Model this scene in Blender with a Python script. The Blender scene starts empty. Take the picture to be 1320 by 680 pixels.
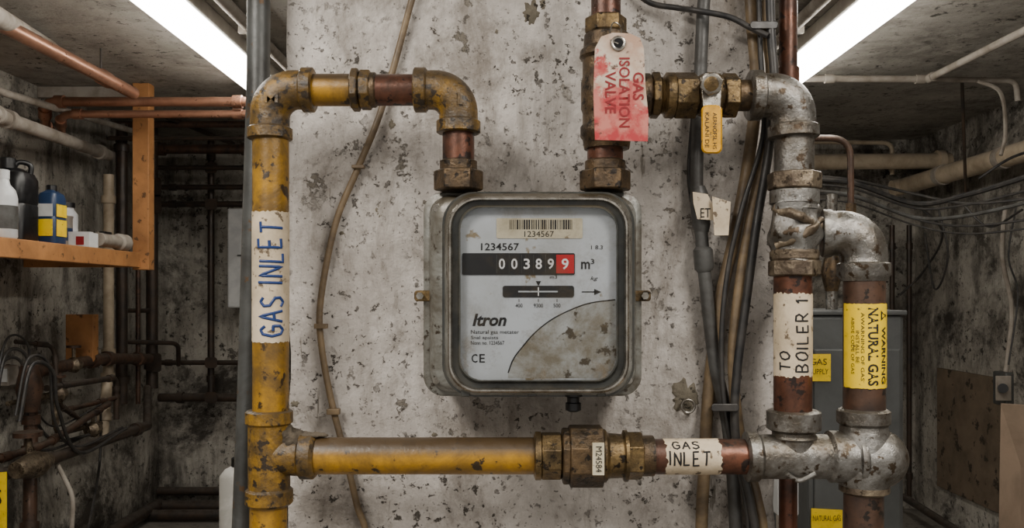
import bpy, bmesh, math, random
from mathutils import Vector, Matrix
from mathutils import noise as mnoise
random.seed(7)
ZC=1.25; FPX=1100.0
def W(px,py,d): return Vector(((px-660)*d/FPX, d-1.1, ZC-(py-380)*d/FPX))
scene=bpy.context.scene
col=scene.collection
GR={}
def grp(name):
    e=bpy.data.objects.new(name,None); e.empty_display_size=0.05; col.objects.link(e); GR[e.name]=e; return e
def finish(bm,name,mat,parent=None,smooth=True,ang=35,bevel=0):
    bmesh.ops.recalc_face_normals(bm,faces=bm.faces[:])
    for f in bm.faces: f.smooth=smooth
    if smooth:
        for e in bm.edges:
            if len(e.link_faces)==2 and e.calc_face_angle(0)>math.radians(ang): e.smooth=False
    me=bpy.data.meshes.new(name); bm.to_mesh(me); bm.free()
    o=bpy.data.objects.new(name,me); col.objects.link(o)
    if mat: me.materials.append(mat)
    if parent: o.parent=parent
    if bevel:
        m=o.modifiers.new('bevel','BEVEL'); m.width=bevel; m.segments=2; m.limit_method='ANGLE'; m.angle_limit=math.radians(28)
    return o
# ---------------------------------------------------------------- materials
def N(nt,t,**kw):
    n=nt.nodes.new(t)
    for k,v in kw.items(): setattr(n,k,v)
    return n
def c4(c): return (c[0],c[1],c[2],1)
def ramp(nt,src,a,b,lo=(0,0,0),hi=(1,1,1)):
    r=N(nt,'ShaderNodeValToRGB'); r.color_ramp.elements[0].position=a; r.color_ramp.elements[1].position=b
    r.color_ramp.elements[0].color=c4(lo); r.color_ramp.elements[1].color=c4(hi)
    nt.links.new(src,r.inputs[0]); return r.outputs[0]
def noise(nt,co,scale,detail=6,rough=0.6,dist=0.0,stretch=None,off=(0,0,0),rot=None):
    mp=N(nt,'ShaderNodeMapping'); nt.links.new(co,mp.inputs[0]); mp.inputs['Location'].default_value=off
    if stretch: mp.inputs['Scale'].default_value=stretch
    if rot: mp.inputs['Rotation'].default_value=rot
    n=N(nt,'ShaderNodeTexNoise'); n.inputs['Scale'].default_value=scale; n.inputs['Detail'].default_value=detail
    n.inputs['Roughness'].default_value=rough; n.inputs['Distortion'].default_value=dist
    nt.links.new(mp.outputs[0],n.inputs['Vector']); return n.outputs['Fac']
def mix(nt,fac,a,b):
    m=N(nt,'ShaderNodeMix',data_type='RGBA')
    if isinstance(fac,(int,float)): m.inputs[0].default_value=fac
    else: nt.links.new(fac,m.inputs[0])
    for s,v in ((6,a),(7,b)):
        if isinstance(v,tuple): m.inputs[s].default_value=c4(v)
        else: nt.links.new(v,m.inputs[s])
    return m.outputs[2]
def mul(nt,a,b,op='MULTIPLY'):
    m=N(nt,'ShaderNodeMath',operation=op)
    for i,v in enumerate((a,b)):
        if isinstance(v,(int,float)): m.inputs[i].default_value=v
        else: nt.links.new(v,m.inputs[i])
    return m.outputs[0]
def newmat(name):
    m=bpy.data.materials.new(name); m.use_nodes=True; nt=m.node_tree; nt.nodes.clear()
    out=N(nt,'ShaderNodeOutputMaterial'); b=N(nt,'ShaderNodeBsdfPrincipled'); nt.links.new(b.outputs[0],out.inputs[0])
    tc=N(nt,'ShaderNodeTexCoord'); return m,nt,b,tc.outputs['Object']
def mat(name,base,dark=None,metal=0.0,rough=0.5,s=20,lo=.4,hi=.6,fleck=None,fs=90,ft=.62,bump=.3,bs=60,dust=None,dd=.8,bd=.002,dlo=.25,dhi=.95,grime=None,gm=.7,nlo=.3,nhi=.6,gt=.5):
    m,nt,b,co=newmat(name)
    c=base if dark is None else mix(nt,ramp(nt,noise(nt,co,s,8,.65,.3),lo,hi),dark,base)
    if grime:
        c=mix(nt,mul(nt,ramp(nt,noise(nt,co,s*.55,9,.75,.4,off=(8,2,5)),gt-.04,gt+.13),gm),c,grime)
    if fleck:
        f=ramp(nt,noise(nt,co,fs,5,.6,off=(3,1,7)),ft,ft+.05); c=mix(nt,f,c,fleck)
    if dust:
        g=N(nt,'ShaderNodeNewGeometry'); sp=N(nt,'ShaderNodeSeparateXYZ'); nt.links.new(g.outputs['Normal'],sp.inputs[0])
        up=ramp(nt,sp.outputs['Z'],dlo,dhi); nn=ramp(nt,noise(nt,co,35,6,.7),nlo,nhi)
        c=mix(nt,mul(nt,mul(nt,up,nn),dd),c,dust)
    if isinstance(c,tuple): b.inputs['Base Color'].default_value=c4(c)
    else: nt.links.new(c,b.inputs['Base Color'])
    b.inputs['Metallic'].default_value=metal
    rr=N(nt,'ShaderNodeMapRange'); nt.links.new(noise(nt,co,s*2.2,5),rr.inputs[0])
    rr.inputs[1].default_value=.3; rr.inputs[2].default_value=.7; rr.inputs[3].default_value=min(1,rough+.12); rr.inputs[4].default_value=max(.03,rough-.12)
    nt.links.new(rr.outputs[0],b.inputs['Roughness'])
    if bump:
        bp=N(nt,'ShaderNodeBump'); bp.inputs['Strength'].default_value=bump; bp.inputs['Distance'].default_value=bd
        nt.links.new(noise(nt,co,bs,8,.65),bp.inputs['Height']); nt.links.new(bp.outputs[0],b.inputs['Normal'])
    return m
M={}
M['yellow']=mat('yellow_paint',(.44,.225,.008),(.23,.12,.010),rough=.34,s=14,lo=.36,hi=.60,fleck=(.035,.021,.009),fs=60,ft=.59,bump=.4,bs=70,dust=(.09,.055,.025),grime=(.085,.052,.018),gm=.82,gt=.46)
M['yellowdust']=mat('yellow_paint_dusty',(.44,.225,.008),(.23,.12,.010),rough=.40,s=14,lo=.34,hi=.58,fleck=(.035,.021,.009),fs=60,ft=.59,bump=.4,bs=70,dust=(.048,.031,.016),dd=.97,dlo=.05,dhi=.55,nlo=.02,nhi=.36,grime=(.085,.052,.018),gm=.7,gt=.48)
M['yellowfit']=mat('yellow_paint_fitting',(.32,.168,.010),(.09,.052,.013),rough=.38,s=28,lo=.39,hi=.63,fleck=(.026,.017,.009),fs=75,ft=.54,bump=.9,bs=90,dust=(.055,.038,.02),dd=.95,nlo=.2,nhi=.5,grime=(.052,.034,.015),gm=.85,gt=.46)
M['copper']=mat('aged_copper',(.19,.072,.040),(.055,.028,.02),metal=.5,rough=.36,s=18,lo=.38,hi=.66,fleck=(.03,.02,.017),fs=60,ft=.57,bump=.35,bs=70,dust=(.06,.043,.034),grime=(.045,.028,.02),gm=.8)
M['brass']=mat('dirty_brass',(.27,.18,.075),(.08,.053,.026),metal=.7,rough=.36,s=40,lo=.38,hi=.64,fleck=(.025,.018,.012),fs=90,ft=.57,bump=.7,bs=110,dust=(.07,.052,.03),grime=(.05,.037,.02))
M['brassdk']=mat('dark_brass',(.14,.09,.045),(.042,.03,.02),metal=.6,rough=.38,s=40,lo=.38,hi=.64,bump=.8,bs=110,fleck=(.02,.015,.011),fs=80,ft=.57,dust=(.06,.047,.03))
M['galv']=mat('galvanised_iron',(.33,.325,.31),(.13,.12,.105),metal=.75,rough=.33,s=26,lo=.36,hi=.64,fleck=(.065,.045,.028),fs=75,ft=.57,bump=.9,bs=100,dust=(.16,.14,.10),dd=.65,grime=(.09,.07,.047),gm=.78,gt=.47)
M['galvold']=mat('stained_iron',(.28,.225,.155),(.085,.062,.044),metal=.6,rough=.4,s=34,lo=.38,hi=.64,fleck=(.04,.027,.016),fs=85,ft=.56,bump=.9,bs=110,dust=(.10,.08,.055),dd=.6,grime=(.06,.04,.026),gm=.8)
M['meter']=mat('meter_paint',(.275,.28,.26),(.14,.135,.115),metal=.2,rough=.33,s=16,lo=.36,hi=.62,fleck=(.04,.028,.017),fs=60,ft=.585,bump=.35,bs=70,dust=(.055,.043,.025),dd=.95,nlo=.15,nhi=.45,grime=(.07,.055,.034),gm=.85,gt=.47)
M['bezel']=mat('bezel_plastic',(.045,.048,.045),(.02,.019,.015),rough=.12,s=22,lo=.33,hi=.55,bump=.12,bs=60,dust=(.08,.065,.04),grime=(.10,.085,.06),gm=.5)
M['face']=mat('meter_face',(.54,.58,.62),(.43,.455,.465),rough=.5,s=10,lo=.3,hi=.6,fleck=(.25,.20,.12),fs=38,ft=.635,bump=0)
M['facedirty']=mat('meter_face_stained',(.43,.45,.45),(.27,.25,.20),rough=.5,s=14,lo=.36,hi=.56,fleck=(.06,.045,.025),fs=48,ft=.585,bump=0,grime=(.15,.12,.065),gm=.85,gt=.45)
M['black']=mat('black_plastic',(.003,.003,.004),rough=.4,bump=0)
M['ink']=mat('black_ink',(.005,.005,.006),rough=.7,bump=0)
M['blueink']=mat('blue_marker',(.005,.03,.14),rough=.55,bump=0)
M['white']=mat('white_print',(.85,.85,.85),rough=.5,bump=0)
M['red']=mat('red_drum',(.48,.008,.012),rough=.4,bump=0)
M['redink']=mat('red_ink',(.22,.004,.008),rough=.6,bump=0)
M['tape']=mat('cream_tape',(.64,.53,.38),(.40,.32,.21),rough=.6,s=18,lo=.3,hi=.58,fleck=(.12,.085,.05),fs=70,ft=.60,bump=.7,bs=45)
M['sticker']=mat('cream_sticker',(.60,.54,.39),(.42,.37,.25),rough=.55,s=30,lo=.3,hi=.54,fleck=(.2,.15,.08),fs=60,ft=.64,bump=0)
M['warn']=mat('warning_yellow',(.88,.60,.0),(.66,.44,.004),rough=.4,s=30,lo=.28,hi=.5,fleck=(.12,.08,.02),fs=80,ft=.65,bump=.1)
M['handle']=mat('handle_yellow',(.66,.33,.006),(.30,.15,.01),rough=.35,s=40,lo=.3,hi=.52,bump=.2,fleck=(.08,.05,.015),fs=90,ft=.61)
M['steel']=mat('steel',(.42,.40,.36),(.2,.18,.15),metal=.9,rough=.3,s=50,bump=.3)
M['greypipe']=mat('grey_conduit',(.085,.088,.085),(.042,.041,.038),metal=.3,rough=.38,s=15,lo=.35,hi=.6,fleck=(.09,.05,.022),fs=50,ft=.62,bump=.3)
M['cblack']=mat('black_cable',(.016,.016,.017),(.05,.045,.04),rough=.42,s=30,lo=.35,hi=.65,bump=.2)
M['cgrey']=mat('grey_cable',(.08,.08,.076),(.04,.036,.032),rough=.45,s=25,lo=.35,hi=.6,bump=.3)
M['ctan']=mat('tan_cable',(.22,.155,.085),(.10,.07,.042),rough=.5,s=25,lo=.35,hi=.6,bump=.4)
M['dpipe']=mat('dark_pipe',(.030,.026,.023),(.07,.046,.032),metal=.3,rough=.4,s=12,lo=.35,hi=.65,bump=.3,dust=(.13,.115,.10))
M['rustpipe']=mat('rusty_pipe',(.105,.055,.034),(.03,.021,.017),metal=.3,rough=.42,s=14,lo=.35,hi=.65,bump=.35,dust=(.12,.10,.08),fleck=(.018,.013,.01),fs=60,ft=.59)
M['cupipe']=mat('bright_copper',(.44,.225,.145),(.24,.12,.075),metal=.7,rough=.36,s=8,lo=.3,hi=.62,bump=.1,dust=(.28,.18,.13),dd=.6)
M['lag']=mat('grey_lagging',(.33,.295,.255),(.16,.13,.10),rough=.7,s=10,lo=.3,hi=.62,bump=.4)
M['cream']=mat('cream_pipe',(.50,.41,.30),(.27,.21,.14),rough=.5,s=9,lo=.3,hi=.62,bump=.2,dust=(.34,.29,.24))
M['wood']=mat('timber',(.44,.20,.068),(.24,.105,.036),rough=.6,s=7,lo=.3,hi=.62,fleck=(.10,.045,.016),fs=22,ft=.60,bump=.3)
M['board']=mat('fibre_board',(.28,.20,.14),(.18,.13,.09),rough=.8,s=6,lo=.3,hi=.6,bump=.3)
M['boarddk']=mat('dark_board',(.17,.125,.085),(.10,.075,.05),rough=.85,s=6,lo=.3,hi=.6,bump=.3,fleck=(.04,.03,.02),fs=14,ft=.58)  # darker board tone with dark flecks
M['bwhite']=mat('white_plastic',(.66,.67,.67),(.5,.51,.52),rough=.4,s=6,bump=0)
M['bblue']=mat('label_blue',(.014,.035,.09),rough=.4,bump=0)
M['boiler']=mat('boiler_casing',(.115,.12,.12),(.065,.067,.066),metal=.3,rough=.4,s=4,lo=.3,hi=.6,bump=.1)
M['tank']=mat('white_tank',(.6,.59,.56),(.4,.39,.36),rough=.45,s=5,bump=0)
M['housing']=mat('lamp_housing',(.38,.365,.335),(.26,.245,.22),metal=.2,rough=.5,s=5,bump=0)
def tagmat():
    m,nt,b,co=newmat('isolation_tag')
    sp=N(nt,'ShaderNodeSeparateXYZ'); nt.links.new(co,sp.inputs[0])
    n=noise(nt,co,30,8,.7)
    zt=mul(nt,mul(nt,sp.outputs['Z'],ZC+.262,'SUBTRACT'),8.0)
    xt=mul(nt,mul(nt,sp.outputs['X'],.133,'SUBTRACT'),5.0)
    f=mul(nt,mul(nt,mul(nt,zt,mul(nt,n,2.2),'ADD'),.66,'SUBTRACT'),xt,'ADD')
    fa=ramp(nt,f,.36,.5)
    redc=mix(nt,ramp(nt,noise(nt,co,50,6),.4,.6),(.42,.035,.04),(.56,.19,.15))
    wh=mix(nt,ramp(nt,noise(nt,co,24,8),.38,.56),(.46,.29,.20),(.62,.52,.42))
    c=mix(nt,fa,redc,wh)
    c=mix(nt,ramp(nt,noise(nt,co,80,5,off=(5,5,5)),.62,.68),c,(.10,.05,.035))
    nt.links.new(c,b.inputs['Base Color']); b.inputs['Roughness'].default_value=.35
    return m
M['tag']=tagmat()
def wallmat(name,base,grey,dark,sc=1.0,flt=.60,stain=.5,bump=.6,blot=0.5,under=(.2,.18,.15),bdist=.006,drip=.5,bt=.52,st=.50):
    """painted plaster: tonal patches, grime, drips, scrapes, peeled spots down to cement, pits and specks"""
    m,nt,b,co=newmat(name)
    c=mix(nt,ramp(nt,noise(nt,co,4.5*sc,10,.72,.3),.40,.60),grey,base)
    c=mix(nt,mul(nt,ramp(nt,noise(nt,co,22*sc,9,.74,.2,off=(7,7,1)),.40,.60),.5),c,grey)
    c=mix(nt,mul(nt,ramp(nt,noise(nt,co,11*sc,10,.76,.4,stretch=(1,1,.5),off=(4,2,1)),st,st+.16),stain),c,dark)
    zone=ramp(nt,noise(nt,co,3.0*sc,6,.62,.3,off=(5,6,2)),.42,.60)
    dr=mul(nt,ramp(nt,noise(nt,co,26*sc,8,.72,.2,stretch=(1,1,.13),off=(2,2,2)),.47,.68),zone)
    c=mix(nt,mul(nt,dr,drip),c,dark)
    c=mix(nt,mul(nt,ramp(nt,noise(nt,co,3.2*sc,10,.8,.3,off=(9,3,4)),bt,bt+.10),blot),c,dark)
    # scrapes
    for rt,of in (((0,.5,0),(3,3,1)),((0,-.7,0),(8,1,6))):
        scr=mul(nt,ramp(nt,noise(nt,co,60*sc,5,.6,.1,stretch=(1,1,.12),off=of,rot=rt),.655,.685),ramp(nt,noise(nt,co,6*sc,4,.6,off=(of[0],7,of[2])),.46,.58))
        c=mix(nt,mul(nt,scr,.8),c,under)
    msk=ramp(nt,noise(nt,co,4.5*sc,6,.68,off=(2,8,5)),.44,.60)
    peel=mul(nt,ramp(nt,noise(nt,co,24*sc,10,.74,.15,off=(1,5,2)),flt,flt+.018),msk)
    c=mix(nt,mul(nt,peel,.92),c,under)
    pit=mul(nt,ramp(nt,noise(nt,co,70*sc,8,.7,.1,off=(6,1,2)),.585,.612),ramp(nt,noise(nt,co,8*sc,6,.7,off=(1,1,9)),.40,.56))
    c=mix(nt,mul(nt,pit,.93),c,(under[0]*.25,under[1]*.23,under[2]*.2))
    sp=ramp(nt,noise(nt,co,180*sc,4,.6,off=(3,9,2)),.655,.68)
    c=mix(nt,mul(nt,sp,.8),c,(under[0]*.28,under[1]*.26,under[2]*.23))
    nt.links.new(c,b.inputs['Base Color']); b.inputs['Roughness'].default_value=.68
    h=mul(nt,noise(nt,co,12*sc,10,.6),mul(nt,noise(nt,co,70*sc,7,.7),.45),'ADD')
    h=mul(nt,h,mul(nt,peel,.35),'SUBTRACT'); h=mul(nt,h,mul(nt,pit,.3),'SUBTRACT')
    bp=N(nt,'ShaderNodeBump'); bp.inputs['Strength'].default_value=bump; bp.inputs['Distance'].default_value=bdist
    nt.links.new(h,bp.inputs['Height']); nt.links.new(bp.outputs[0],b.inputs['Normal'])
    return m
M['pillar']=wallmat('peeling_painted_concrete',(.74,.695,.645),(.43,.395,.36),(.15,.125,.098),flt=.60,stain=.75,blot=.62,under=(.14,.12,.09),bump=1,drip=.7,bt=.53,st=.50)
M['wall']=wallmat('grimy_plaster',(.56,.53,.47),(.30,.275,.235),(.05,.043,.035),sc=.38,flt=.57,stain=.92,blot=1,under=(.07,.06,.048),bump=.7,bdist=.015,drip=.9,bt=.49,st=.49)
M['ceil']=wallmat('stained_ceiling',(.48,.455,.41),(.31,.29,.255),(.11,.096,.078),sc=.38,flt=.62,stain=.7,blot=.75,bump=.5,under=(.12,.11,.09),bdist=.015,drip=.4)
M['floor']=wallmat('concrete_floor',(.26,.24,.21),(.17,.155,.135),(.06,.053,.043),sc=.4,flt=.6,under=(.1,.09,.08))
M['bare']=mat('bare_cement',(.20,.175,.13),(.10,.085,.06),rough=.9,s=30,lo=.35,hi=.6,fleck=(.03,.024,.016),fs=80,ft=.57,bump=1,bs=90,bd=.004)
M['dirt']=mat('settled_dirt',(.10,.08,.055),(.05,.038,.025),rough=.95,s=60,bump=1,bs=200,bd=.003)
def emis(name,c,s):
    m=bpy.data.materials.new(name); m.use_nodes=True; nt=m.node_tree; nt.nodes.clear()
    o=N(nt,'ShaderNodeOutputMaterial'); e=N(nt,'ShaderNodeEmission'); e.inputs[0].default_value=c4(c); e.inputs[1].default_value=s
    nt.links.new(e.outputs[0],o.inputs[0]); return m
M['tube']=emis('lit_diffuser',(1,.95,.86),22)
def clear():
    m=bpy.data.materials.new('clear_cover'); m.use_nodes=True; nt=m.node_tree; nt.nodes.clear()
    o=N(nt,'ShaderNodeOutputMaterial'); t=N(nt,'ShaderNodeBsdfTransparent'); g=N(nt,'ShaderNodeBsdfGlossy'); g.inputs['Roughness'].default_value=.05
    x=N(nt,'ShaderNodeMixShader'); fr=N(nt,'ShaderNodeFresnel'); fr.inputs[0].default_value=1.28
    nt.links.new(fr.outputs[0],x.inputs[0]); nt.links.new(t.outputs[0],x.inputs[1]); nt.links.new(g.outputs[0],x.inputs[2])
    d=N(nt,'ShaderNodeBsdfDiffuse'); d.inputs[0].default_value=(.13,.10,.06,1)
    tc=N(nt,'ShaderNodeTexCoord'); co=tc.outputs['Object']; f=ramp(nt,noise(nt,co,17,10,.78,.3,off=(2,3,3)),.50,.64)
    sp=N(nt,'ShaderNodeSeparateXYZ'); nt.links.new(co,sp.inputs[0])
    mr=N(nt,'ShaderNodeMapRange'); nt.links.new(sp.outputs['Z'],mr.inputs[0]); mr.inputs[1].default_value=ZC-.01; mr.inputs[2].default_value=ZC-.105; mr.inputs[3].default_value=.25; mr.inputs[4].default_value=.8
    f2=mul(nt,f,mr.outputs[0])
    # faint greasy wipe marks
    wp=mul(nt,ramp(nt,noise(nt,co,26,8,.7,.2,stretch=(1,1,.25),off=(1,4,4),rot=(0,.6,0)),.52,.72),.22)
    f3=mul(nt,f2,wp,'MAXIMUM')
    y=N(nt,'ShaderNodeMixShader'); nt.links.new(f3,y.inputs[0]); nt.links.new(x.outputs[0],y.inputs[1]); nt.links.new(d.outputs[0],y.inputs[2])
    nt.links.new(y.outputs[0],o.inputs[0]); return m
M['clear']=clear()
# ---------------------------------------------------------------- geometry helpers
def sweep(name,pts,rad,mat,parent=None,seg=32,cap=True,phase=0.0,bevel=0,ang=35,ref=None):
    pts=[Vector(p) for p in pts]; n=len(pts)
    if isinstance(rad,(int,float)): rad=[rad]*n
    tg=[]
    for i in range(n):
        a=Vector(); b=Vector()
        for j in range(i-1,-1,-1):
            if (pts[i]-pts[j]).length>1e-6: a=(pts[i]-pts[j]).normalized(); break
        for j in range(i+1,n):
            if (pts[j]-pts[i]).length>1e-6: b=(pts[j]-pts[i]).normalized(); break
        t=a+b; tg.append(t.normalized() if t.length>1e-6 else (a if a.length else b))
    r0=Vector(ref) if ref else Vector((0,-1,0))
    if abs(r0.dot(tg[0]))>.9: r0=Vector((1,0,0))
    u=(r0-tg[0]*r0.dot(tg[0])).normalized()
    bm=bmesh.new(); rings=[]
    for i in range(n):
        t=tg[i]; u=(u-t*u.dot(t)).normalized(); v=t.cross(u)
        rings.append([bm.verts.new(pts[i]+(u*math.cos(2*math.pi*k/seg+phase)+v*math.sin(2*math.pi*k/seg+phase))*rad[i]) for k in range(seg)])
    for i in range(n-1):
        for k in range(seg):
            bm.faces.new((rings[i][k],rings[i][(k+1)%seg],rings[i+1][(k+1)%seg],rings[i+1][k]))
    if cap:
        bm.faces.new(rings[0]); bm.faces.new(rings[-1])
    return finish(bm,name,mat,parent,True,ang,bevel)
def H(name,py,prof,mat,parent,y=0.0,seg=40,phase=0.0,bevel=0,ang=30):
    pts=[W(px,py,1.1)+Vector((0,y,0)) for px,r in prof]; rad=[r/1000 for px,r in prof]
    return sweep(name,pts,rad,mat,parent,seg,True,phase,bevel,ang)
def V(name,px,prof,mat,parent,y=0.0,seg=40,phase=0.0,bevel=0,ang=30):
    pts=[W(px,py,1.1)+Vector((0,y,0)) for py,r in prof]; rad=[r/1000 for py,r in prof]
    return sweep(name,pts,rad,mat,parent,seg,True,phase,bevel,ang)
def hexp(a,b,r,c=3): return [(a,r-c),(a+c*.6,r),(b-c*.6,r),(b,r-c)]
def nut(fn,name,line,a,b,r,mat,parent,seg=6,y=0.0): return fn(name,line,hexp(a,b,r),mat,parent,y,seg,math.pi/seg,.0009)
def thread(a,b,r,pitch=2.2):
    out=[]; x=a; k=0
    while x<b: out.append((x,r+(.7 if k%2 else -.5))); x+=pitch/2; k+=1
    return out
def elbow(name,a,c,e,mat,parent,r,rc,lc=14,bend=32,seg=40,d=1.1,y=0.0,bulge=1.04):
    if not isinstance(a,Vector):
        a,c,e=[W(p[0],p[1],d)+Vector((0,y,0)) for p in (a,c,e)]
    r/=1000; rc/=1000; lc/=1000; bend/=1000
    d1=(c-a).normalized(); d2=(e-c).normalized()
    P=[a,a+d1*.0015,a+d1*lc,a+d1*(lc+.0025)]; R=[rc-.002,rc,rc,r]
    ctr=c-d1*bend+d2*bend
    for i in range(13):
        t=i/12*math.pi/2
        P.append(ctr-d2*bend*math.cos(t)+d1*bend*math.sin(t)); R.append(r*(1+(bulge-1)*math.sin(2*t)))
    P+=[e-d2*(lc+.0025),e-d2*lc,e-d2*.0015,e]; R+=[r,rc,rc,rc-.002]
    return sweep(name,P,R,mat,parent,seg,True,0,0,40)
def lumpy(o,amp,sc,seed=0):
    for v in o.data.vertices:
        p=v.co*sc+Vector((seed,seed,seed)); v.co+=Vector((mnoise.noise(p),mnoise.noise(p+Vector((9,0,0))),mnoise.noise(p+Vector((0,9,0)))))*amp
    return o
def rr(x0,y0,x1,y1,r,n=8):
    out=[]
    for cx,cy,a0 in ((x1-r,y0+r,-90),(x1-r,y1-r,0),(x0+r,y1-r,90),(x0+r,y0+r,180)):
        for i in range(n+1):
            a=math.radians(a0+90*i/n); out.append((cx+r*math.cos(a),cy+r*math.sin(a)))
    return out
def loft(name,layers,mat,parent,cap0=True,cap1=True,bevel=0,ang=35):
    bm=bmesh.new(); rings=[]
    for (x0,y0,x1,y1,r,d) in layers:
        rings.append([bm.verts.new(W(p[0],p[1],d)) for p in rr(x0,y0,x1,y1,r)])
    m=len(rings[0])
    for i in range(len(rings)-1):
        for k in range(m): bm.faces.new((rings[i][k],rings[i][(k+1)%m],rings[i+1][(k+1)%m],rings[i+1][k]))
    if cap0: bm.faces.new(rings[0])
    if cap1: bm.faces.new(rings[-1])
    return finish(bm,name,mat,parent,True,ang,bevel)
def plate(name,poly,d,th,mat,parent,bevel=0):
    bm=bmesh.new(); a=[bm.verts.new(W(x,y,d)) for x,y in poly]; b=[bm.verts.new(W(x,y,d)+Vector((0,th,0))) for x,y in poly]
    n=len(a); bm.faces.new(a); bm.faces.new(b[::-1])
    for k in range(n): bm.faces.new((a[k],a[(k+1)%n],b[(k+1)%n],b[k]))
    return finish(bm,name,mat,parent,False,35,bevel)
def box(name,lo,hi,mat,parent=None,bevel=0):
    bm=bmesh.new(); bmesh.ops.create_cube(bm,size=1)
    lo=Vector(lo); hi=Vector(hi); c=(lo+hi)/2; s=hi-lo
    for v in bm.verts: v.co=Vector((v.co.x*s.x,v.co.y*s.y,v.co.z*s.z))+c
    return finish(bm,name,mat,parent,False,35,bevel)
def cr(pts,n=10):
    P=[Vector(p) for p in pts]; P=[P[0]*2-P[1]]+P+[P[-1]*2-P[-2]]; out=[]
    for i in range(1,len(P)-2):
        for k in range(n):
            t=k/n; a,b,c,d=P[i-1],P[i],P[i+1],P[i+2]
            out.append(.5*((2*b)+(c-a)*t+(2*a-5*b+4*c-d)*t*t+(3*b-a-3*c+d)*t**3))
    out.append(P[-2]); return out
def cable(name,pts,rmm,mat,parent=None,seg=14):
    return sweep(name,cr([W(*p) for p in pts]),rmm/1000,mat,parent,seg)
def pipe(name,pts,rmm,mat,parent=None,seg=18,bend=50,fit=0,world=False):
    P=[p if world else W(*p) for p in pts]; out=[P[0]]
    for i in range(1,len(P)-1):
        a=(P[i]-P[i-1]); b=(P[i+1]-P[i]); k=min(bend/1000,a.length*.45,b.length*.45)
        a.normalize(); b.normalize()
        p0=P[i]-a*k; p2=P[i]+b*k
        for j in range(7):
            t=j/6; out.append(p0*(1-t)**2+P[i]*2*t*(1-t)+p2*t*t)
    out.append(P[-1])
    o=sweep(name,out,rmm/1000,mat,parent,seg)
    if fit:
        for i in range(len(P)-1):
            a=P[i]; b=P[i+1]; L=(b-a).length; u=(b-a)/L
            for q in ((bend/1000+.01) if i else .12, L-(bend/1000+.01) if i<len(P)-2 else L-.12):
                if .02<q<L-.02: sweep(name+'_collar',[a+u*(q-.018),a+u*(q+.018)],rmm/1000*1.35,mat,parent,seg)
    return o
def cylV(cx,R,y=0.0):
    c=W(cx,0,1.1)
    def f(px,py,off=0):
        ph=(px-cx)/R; rad=(R+off)/1000; z=W(cx,py,1.1).z
        return Vector((c.x+rad*math.sin(ph),y-rad*math.cos(ph),z))
    return f
def cylH(cy,R,y=0.0):
    c=W(0,cy,1.1)
    def f(px,py,off=0):
        ph=(cy-py)/R; rad=(R+off)/1000
        return Vector((W(px,cy,1.1).x,y-rad*math.cos(ph),c.z+rad*math.sin(ph)))
    return f
def flat(d): return lambda px,py,off=0: W(px,py,d-off/1000)
def rmap(box_,rot):
    x0,y0,x1,y1=box_
    if rot==0: return lambda u,v:(x0+u*(x1-x0),y1-v*(y1-y0))
    if rot>0: return lambda u,v:(x0+v*(x1-x0),y0+u*(y1-y0))
    return lambda u,v:(x1-v*(x1-x0),y1-u*(y1-y0))
def text(s,box_,surf,mat,parent,rot=0,bold=0.0,shear=0.0,off=.5,name=None):
    cu=bpy.data.curves.new('t','FONT'); cu.body=s; cu.size=1; cu.offset=bold; cu.shear=shear; cu.resolution_u=3
    o=bpy.data.objects.new('t',cu); col.objects.link(o); bpy.context.view_layer.update()
    dg=bpy.context.evaluated_depsgraph_get(); me=bpy.data.meshes.new_from_object(o.evaluated_get(dg))
    bpy.data.objects.remove(o); bpy.data.curves.remove(cu)
    xs=[v.co.x for v in me.vertices]; ys=[v.co.y for v in me.vertices]
    x0,x1,y0,y1=min(xs),max(xs),min(ys),max(ys); mp=rmap(box_,rot)
    for v in me.vertices:
        px,py=mp((v.co.x-x0)/(x1-x0),(v.co.y-y0)/(y1-y0)); v.co=surf(px,py,off)
    me.name=name or 'print'; me.materials.append(mat)
    ob=bpy.data.objects.new(name or ('print_'+s.lower().replace(' ','_').replace('.','')[:14]),me); col.objects.link(ob); ob.parent=parent
    return ob
GL={'G':[[(.95,.8),(.6,1),(.2,.9),(0,.5),(.2,.1),(.6,0),(.95,.15),(.95,.45),(.5,.45)]],
'A':[[(0,0),(.5,1),(1,0)],[(.2,.35),(.85,.38)]],'S':[[(.9,.88),(.5,1),(.1,.85),(.15,.6),(.5,.5),(.85,.38),(.9,.15),(.5,0),(.05,.12)]],
'I':[[(.1,0),(.1,1)]],'N':[[(0,0),(0,1),(.9,0),(.9,1)]],'L':[[(0,1),(0,0),(.8,.02)]],'E':[[(.8,1),(0,.98),(0,0),(.85,.03)],[(0,.5),(.65,.52)]],
'T':[[(0,.97),(1,1)],[(.5,1),(.48,0)]],'O':[[(.5,1),(.1,.8),(0,.45),(.2,.08),(.55,0),(.9,.25),(.95,.65),(.75,.95),(.5,1)]],
'B':[[(0,0),(0,1),(.6,.97),(.8,.78),(.55,.55),(0,.52)],[(.5,.53),(.9,.32),(.7,.05),(0,0)]],'R':[[(0,0),(0,1),(.6,.97),(.8,.75),(.55,.5),(0,.48)],[(.35,.48),(.9,0)]],
'1':[[(.0,.8),(.3,1),(.3,0)]]}
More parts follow.
